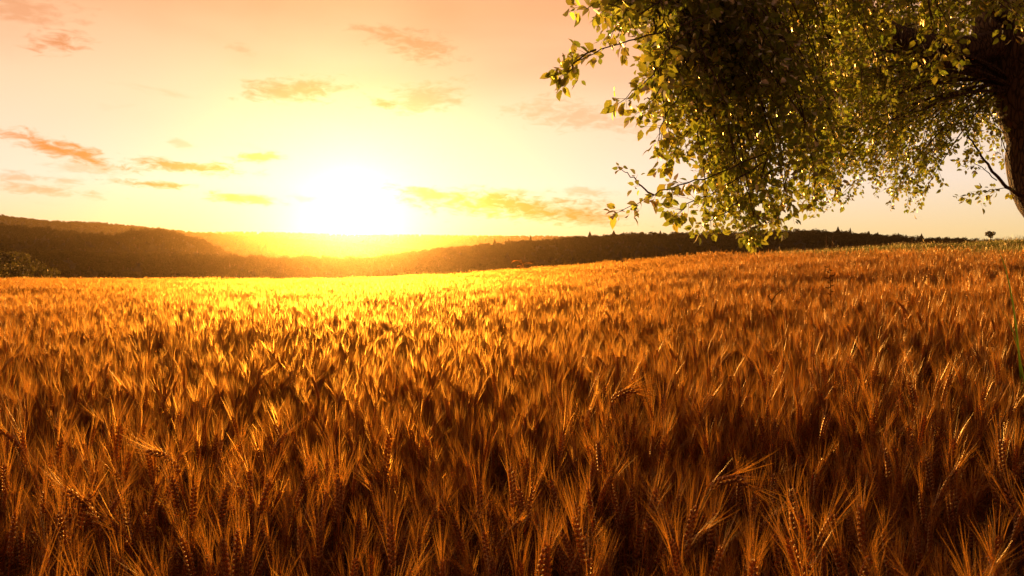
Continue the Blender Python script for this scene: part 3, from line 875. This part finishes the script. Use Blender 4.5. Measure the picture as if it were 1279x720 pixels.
# explicit sprigs of the left outline
def sprig(path, nspray, slen, nleaf, lsize, r0=.0055, spread=.8, droop=.35):
    P = [at(*p) for p in path]; pts = []
    for i in range(len(P) - 1):
        for j in range(5): pts.append(P[i].lerp(P[i + 1], j / 5) + rv(.006))
    pts.append(P[-1]); n = len(pts) - 1
    g = Geo(); g.tube(pts, [r0 * (1 - .8 * i / n) + .001 for i in range(n + 1)], 5)
    link('branch', local(g).mesh('branch', [M['bark']], True), tree)
    for k in range(nspray):
        t = .22 + .78 * (k + trng.random()) / nspray; i = min(n - 1, int(t * n)); q = pts[i].lerp(pts[i + 1], t * n - i)
        ax = (pts[i + 1] - pts[i]).normalized(); o = rv(1); o = (o - ax * o.dot(ax)).normalized()
        spray(q, ax * .7 + o * spread, slen * trng.uniform(.5, 1.1), nleaf, lsize, droop, .002)
    spray(pts[-1], (pts[-1] - pts[-2]).normalized(), slen * .6, nleaf, lsize, droop, .002)
EXPL = [
    ([(860, -20, 5.2), (800, 15, 4.9), (755, 5, 4.7), (728, 10, 4.6)], 10, .13, 6, .066),
    ([(880, 20, 5.2), (810, 45, 4.9), (750, 62, 4.7), (702, 88, 4.6)], 11, .11, 6, .064),
    ([(745, 62, 4.7), (715, 80, 4.6), (704, 100, 4.6)], 6, .08, 5, .064),
    ([(870, 30, 5.2), (835, 60, 5.0), (815, 95, 4.9), (775, 128, 4.8)], 12, .12, 6, .066),
    ([(880, 60, 5.4), (840, 90, 5.2), (812, 130, 5.1), (800, 140, 5.1)], 9, .13, 6, .064),
    ([(900, 80, 5.6), (855, 110, 5.4), (828, 150, 5.3), (822, 175, 5.3)], 12, .15, 7, .064),
    ([(910, 120, 5.6), (870, 150, 5.5), (845, 185, 5.4), (838, 200, 5.4)], 9, .14, 7, .064),
    ([(960, 190, 5.7), (880, 222, 5.3), (825, 240, 5.0), (775, 264, 4.9)], 12, .10, 6, .064),
    ([(815, 243, 5.0), (795, 226, 5.0), (776, 212, 4.95)], 3, .05, 4, .042),
    ([(960, 200, 5.8), (900, 235, 5.5), (862, 255, 5.3), (848, 262, 5.3)], 12, .15, 7, .064),
    ([(970, 210, 5.9), (920, 255, 5.7), (890, 275, 5.6), (878, 282, 5.6)], 10, .14, 7, .056),
    ([(960, 190, 6.0), (945, 245, 5.9), (938, 280, 5.8), (935, 296, 5.8)], 14, .15, 7, .056),
    ([(1000, 160, 6.3), (985, 215, 6.2), (975, 255, 6.2), (972, 270, 6.2)], 12, .16, 7, .056),
    ([(1025, 130, 6.6), (1020, 190, 6.5), (1012, 225, 6.5), (1006, 246, 6.5)], 12, .16, 7, .056),
    ([(1292, 250, 9.9), (1255, 235, 9.4), (1228, 240, 9.3), (1212, 244, 9.2)], 8, .18, 7, .064),
    ([(1245, 225, 9.4), (1222, 205, 9.3), (1205, 200, 9.2)], 7, .2, 7, .064),
    ([(1262, 200, 9.6), (1245, 160, 9.5), (1230, 130, 9.5), (1200, 120, 9.5)], 10, .25, 8, .064),
]
for a in EXPL: sprig(*a)
# hanging masses: (n, col range, row range of the end, depth range, start offset, limb, sprays, spray length, leaves, leaf size)
MASS = [
    # dense main drape
    (42, (850, 1040), (50, 170), (5.4, 7.2), 'A', 14, .26, 11, .058),
    (38, (885, 1045), (140, 245), (5.6, 7.2), 'A', 15, .26, 11, .056),
    (22, (885, 975), (220, 268), (5.6, 6.4), 'A', 13, .20, 10, .056),
    (34, (750, 900), (-50, 40), (5.0, 6.2), 'A', 12, .20, 9, .060),
    (24, (815, 910), (40, 130), (5.2, 6.2), 'A', 11, .18, 9, .060),
    (22, (815, 900), (70, 185), (5.3, 6.3), 'A', 12, .17, 9, .062),
    (14, (1020, 1110), (20, 150), (7.2, 9.2), 'B', 13, .28, 10, .058),
    # back of the crown, fine leaves
    (36, (960, 1130), (50, 170), (8.5, 10.6), 'C', 15, .34, 12, .058),
    (26, (1000, 1150), (110, 210), (9.5, 12.0), 'C', 15, .34, 12, .056),
    (16, (1050, 1150), (190, 232), (10.5, 12.0), 'C', 12, .28, 11, .056),
    (14, (1150, 1250), (50, 165), (10.8, 12.5), 'C', 12, .34, 11, .058),
    (32, (1030, 1240), (-10, 110), (10.5, 12.8), 'C', 14, .36, 12, .060),
    (20, (995, 1160), (185, 242), (8.8, 11.0), 'C', 14, .30, 12, .058),
    (12, (1160, 1255), (130, 205), (9.6, 11.5), 'C', 12, .28, 10, .058),
    # near right, larger lit leaves
    (36, (1060, 1300), (-45, 30), (6.0, 7.2), 'D', 11, .22, 9, .060),
    (6, (1150, 1200), (40, 75), (6.3, 7.0), 'D', 9, .18, 8, .062),
    (30, (980, 1110), (-30, 70), (6.4, 8.2), 'B', 13, .26, 11, .058),
    # crown above and beside the frame
    (34, (850, 1250), (-260, -60), (6.5, 9.5), 'B', 13, .34, 11, .070),
    (26, (950, 1350), (-420, -220), (8.0, 11.0), 'E', 13, .36, 11, .074),
]
for (n, cx, ry, dd, lk, nsp, sl, nl, ls) in MASS:
    for k in range(n):
        d = trng.uniform(*dd)
        p1 = at(trng.uniform(*cx), trng.uniform(*ry), d)
        s = near_pt(ALL[lk], p1 + Vector((0.25, 0.2, .9)))
        p0 = s
        if (p0 - p1).length > 1.6:      # long way: carry a bare branch to a fork nearer the leaves
            f = p0.lerp(p1, 1 - 1.25 / (p0 - p1).length) + Vector((0, 0, .35)) + rv(.1)
            twigs.tube(bez(p0, p0.lerp(f, .4) + Vector((0, 0, .2)), p0.lerp(f, .75) + Vector((0, 0, .15)), f, 8), [.022 - .0014 * i for i in range(9)], 5)
            p0 = f
        branchlet(p0, p1, .18, nsp, sl, nl, ls, own=(k % 4 == 0))
for path, n in ((LF, 30), (LG, 24)):
    for k in range(n):
        p0 = path[trng.randrange(6, len(path))]
        branchlet(p0, p0 + Vector((trng.gauss(0, .6), trng.gauss(0, .6), trng.uniform(-1.3, .6))), .2, 11, .34, 11, .074)
tag(link('twigs', local(twigs).mesh('twigs', [M['bark']]), tree), kind='stuff')

# leaf shape: pointed oval folded along the midrib, tip curling
LEAF_V = np.array([(0, 0, 0), (.28, .30, .07), (.62, .26, .06), (1.0, 0, -.10), (.62, -.26, .06), (.28, -.30, .07), (.33, 0, 0), (.66, 0, -.015)])
LEAF_F = [(0, 1, 6), (1, 2, 7, 6), (2, 3, 7), (0, 6, 5), (6, 7, 4, 5), (7, 3, 4)]
lp = np.array([tuple(l[0]) for l in LEAVES]); ldr = np.array([tuple(l[1]) for l in LEAVES]); lnr = np.array([tuple(l[2]) for l in LEAVES]); ll = np.array([l[3] for l in LEAVES])
lsd = np.cross(lnr, ldr)
rel = lp - np.array([0, 0, EYE]); dep = rel[:, 1] * cp - rel[:, 2] * sp_
pxl = 639.5 + FPX * rel[:, 0] / dep; pyl = 360 - FPX * (rel[:, 1] * sp_ + rel[:, 2] * cp) / dep
# the 300 leaves that show largest and stand free at the crown's outline
inside = (pxl > 5) & (pxl < 1270) & (pyl > 5) & (pyl < 330)
order = np.argsort(np.where(inside, -ll / dep * (1 + .35 * (pxl < 900)), 1e9))
single = order[:300]
lg = Geo(); lg.add(LEAF_V, LEAF_F); leaf_me = lg.mesh('leaf', [M['leaf1']], True)
for i in single:
    o = link('leaf', leaf_me, tree)
    m = Matrix((tuple(ldr[i]), tuple(lsd[i]), tuple(lnr[i]))).transposed().to_4x4() @ Matrix.Diagonal((ll[i], ll[i], ll[i], 1))
    m.translation = Vector(lp[i]) - T0
    o.matrix_local = m
mask = np.ones(len(lp), bool); mask[single] = False
P_, D_, S_, N_, L_ = lp[mask], ldr[mask], lsd[mask], lnr[mask], ll[mask]
V = P_[:, None, :] - np.array(T0) + L_[:, None, None] * (LEAF_V[None, :, 0:1] * D_[:, None] + LEAF_V[None, :, 1:2] * S_[:, None] + LEAF_V[None, :, 2:3] * N_[:, None])
nl_ = len(P_)
F = [tuple(8 * i + j for j in f) for i in range(nl_) for f in LEAF_F]
me = bpy.data.meshes.new('foliage'); me.from_pydata(V.reshape(-1, 3).tolist(), [], F); me.materials.append(M['leaf'])
me.polygons.foreach_set('use_smooth', [True] * len(F)); me.update()
tag(link('foliage', me, tree), kind='stuff')
print('leaves', nl_)

# ------------------------------------------------------------------ weeds in and beside the wheat
def weed_root(name, px, row, depth, label, cat):
    P = at(px, row, depth); gz_ = float(ground_z(P.x, P.y))
    e = empty(name, (P.x, P.y, gz_)); tag(e, label, cat)
    return e, P.z - gz_
def pod_weed(px, row, depth, label):
    e, h = weed_root('dry_weed', px, row, depth, label, 'weed')
    rng = random.Random(3); g = Geo()
    g.tube([(0.03, 0, 0), (.02, 0, h * .5), (.0, 0, h * .82), (-.015, 0, h)], [.005, .005, .0045, .002], 5)
    link('stem', g.mesh('weed_stem', [M['weed']]), e)
    for k in range(11):
        zz = h - .02 - .024 * k - rng.uniform(-.008, .008); sd = 1 if k % 2 else -1
        g = Geo(); x0 = -.014 + .0013 * k
        q = rng.uniform(.55, 1.15) * (1.1 - .035 * k); up = rng.uniform(-.004, .018); y0 = rng.uniform(-.02, .02)
        pts = [Vector((x0, 0, zz)), Vector((x0 + sd * .018 * q, y0 * .5, zz - .008)), Vector((x0 + sd * .038 * q, y0, zz - .006 + up * .4)), Vector((x0 + sd * .052 * q, y0, zz + up))]
        g.tube(pts, [.004, .005, .0045, .001], 5); link('seed_pod', g.mesh('seed_pod', [M['weed']], True), e)
pod_weed(1038, 331, 7.5, 'dark dry weed with curled seed pods in two rows standing above the wheat')
def twig_weed(px, row, depth, label):
    e, h = weed_root('dry_weed', px, row, depth, label, 'weed'); g = Geo()
    g.tube([(0, 0, 0), (0.01, 0, h * .6), (0, 0, h * .93)], [.004, .003, .0025], 5); link('stem', g.mesh('weed_stem', [M['weed']]), e)
    for s in (-1, 1):
        g = Geo(); g.tube([(0, 0, h * .93), (s * .03, 0, h * .97), (s * .055 + .03, 0, h * (.985 + .02 * s)), (s * .06 + .05, 0, h * .985)], [.003, .004, .004, .001], 5)
        link('side_twig', g.mesh('side_twig', [M['weed']]), e)
twig_weed(964, 363, 6.5, 'dark hooked dry weed stem poking out of the wheat below the crown')
def wisp(px, row, depth, label):
    e, h = weed_root('wild_grass', px, row, depth, label, 'grass')
    g = Geo(); g.tube([(0.12, 0, 0), (.10, 0, h * .6), (.05, 0, h * .93), (0, 0, h)], [.003, .0025, .0018, .001], 4); link('stem', g.mesh('grass_stem', [M['awn']]), e)
    rng = random.Random(8)
    for k in range(12):
        t = k / 12; st = Vector((.07 - .07 * t, 0, h * (.86 + .14 * t))); s = -1 if k % 3 else 1
        L = rng.uniform(.05, .12)
        g = Geo(); d = Vector((s * L, rng.uniform(-.03, .03), rng.uniform(-.01, .03)))
        g.tube([st, st + d * .5 + Vector((0, 0, .012)), st + d, st + d * 1.2 - Vector((0, 0, .015))], [.0012, .001, .004, .001], 4)
        link('spikelet', g.mesh('spikelet', [M['awn']]), e)
wisp(650, 324, 9.0, 'wispy wild grass head glowing in front of the far hills')
def dock(px, row, depth, n, label):
    e, h = weed_root('dock_plant', px, row, depth, label, 'weed'); rng = random.Random(px)
    for k in range(n):
        dx_ = (k - (n - 1) / 2) * .34 + rng.uniform(-.03, .03); hh = h * rng.uniform(.86, 1.0)
        g = Geo(); g.tube([(dx_ * .3, 0, 0), (dx_ * .8, 0, hh * .5), (dx_, 0, hh)], [.006, .005, .002], 5); link('stem', g.mesh('dock_stem', [M['weed']]), e)
        g = Geo(); nr = np.random.default_rng(px + k)
        for j in range(46):
            t = nr.random(); c = np.array([dx_ * (.9 + .1 * t), 0, hh * (.5 + .5 * t)])
            blob_leaves(g, 3, c, np.array([.06, .06, .03]) * (1.1 - t), .02, nr)
        link('seed_head', g.mesh('seed_head', [M['weed']]), e)
dock(1036, 294, 44.0, 2, 'pair of tall rusty dock seed heads on the grassy crest below the conifer hill')
dock(820, 318, 50.0, 1, 'single rusty dock seed head on the rim of the field in front of the forest')
def crest_shrub(px, row, depth, label):
    e, h = weed_root('thistle', px, row, depth, label, 'weed'); g = Geo()
    g.tube([(0, 0, 0), (.03, 0, h * .5), (0, 0, h * .8)], [.03, .025, .015], 6); link('stem', g.mesh('thistle_stem', [M['weed']]), e)
    nr = np.random.default_rng(5)
    for c in ((-.17, 0, h * .86), (.15, 0, h * .9), (0, .1, h * .93), (.03, 0, h * .74)):
        g = Geo(); blob_leaves(g, 90, np.array(c), np.array([.13, .12, .11]), .045, nr); link('leaf_cluster', g.mesh('leaf_cluster', [M['bush']]), e)
crest_shrub(1237, 290, 46.0, 'small dark leafy thistle on a stalk standing alone on the crest')
def long_blade(px0, r0, px1, r1, depth, wid, label):
    """a green leaf blade sticking out of the wheat, tip at px0,r0"""
    tip = at(px0, r0, depth); low = at(px1, r1, depth)
    root = low + (low - tip) * .2; root.z = float(ground_z(root.x + .1, root.y)); root.x = low.x + .12
    e = empty('grass_blade', root); tag(e, label, 'grass')
    g = Geo(); P = bez(root, low.lerp(root, .4), low + (low - tip) * .15, tip, 12)
    g2 = [np.array(p - root) for p in P]; w = [wid * (.45 + .55 * math.sin(math.pi * min(1, i / 12 + .25))) * (1 if i < 9 else (12.2 - i) / 3.2) for i in range(13)]
    ax = np.array(low - tip); ax /= np.linalg.norm(ax); sdv = np.cross(ax, [0, 1.0, 0]) + np.array([0, .4, 0]); sdv /= np.linalg.norm(sdv)
    ribbon(g, g2[5:], w[5:], sdv)
    ob = link('leaf_blade', g.mesh('green_blade', [M['green_blade']], True), e)
    so = ob.modifiers.new('thick', 'SOLIDIFY'); so.thickness = .0006
    g = Geo(); g.tube([Vector(v_) for v_ in g2[:6]], [.0025] * 6, 5); link('stem', g.mesh('blade_stem', [M['green_blade']]), e)
long_blade(1243, 305, 1268, 342, 4.2, .024, 'broad green grass blade curving above the wheat near the trunk')
long_blade(1250, 385, 1279, 420, 3.6, .012, 'narrow green grass blade slanting out of the wheat below the broad one')

# ------------------------------------------------------------------ haze: one closed box of even air
HAZE_D = 6.2e-5
lo, hi = (-3000.0, -3000.0, -45.0), (3000.0, 3000.0, 146.0)
hv = [(x_, y_, z_) for x_ in (lo[0], hi[0]) for y_ in (lo[1], hi[1]) for z_ in (lo[2], hi[2])]
hf = [(0, 1, 3, 2), (4, 6, 7, 5), (0, 4, 5, 1), (2, 3, 7, 6), (0, 2, 6, 4), (1, 5, 7, 3)]
me = bpy.data.meshes.new('haze'); me.from_pydata(hv, [], hf); me.update()
hm, ht, hout = new_mat('haze_air')
pv = ht.node('ShaderNodeVolumePrincipled')
pv.inputs['Color'].default_value = (1.0, 0.64, 0.28, 1)
pv.inputs['Density'].default_value = HAZE_D
pv.inputs['Anisotropy'].default_value = 0.915
ht.l.new(pv.outputs[0], hout.inputs['Volume'])
me.materials.append(hm)
tag(link('haze', me), 'golden evening haze over the field and hills', kind='stuff')
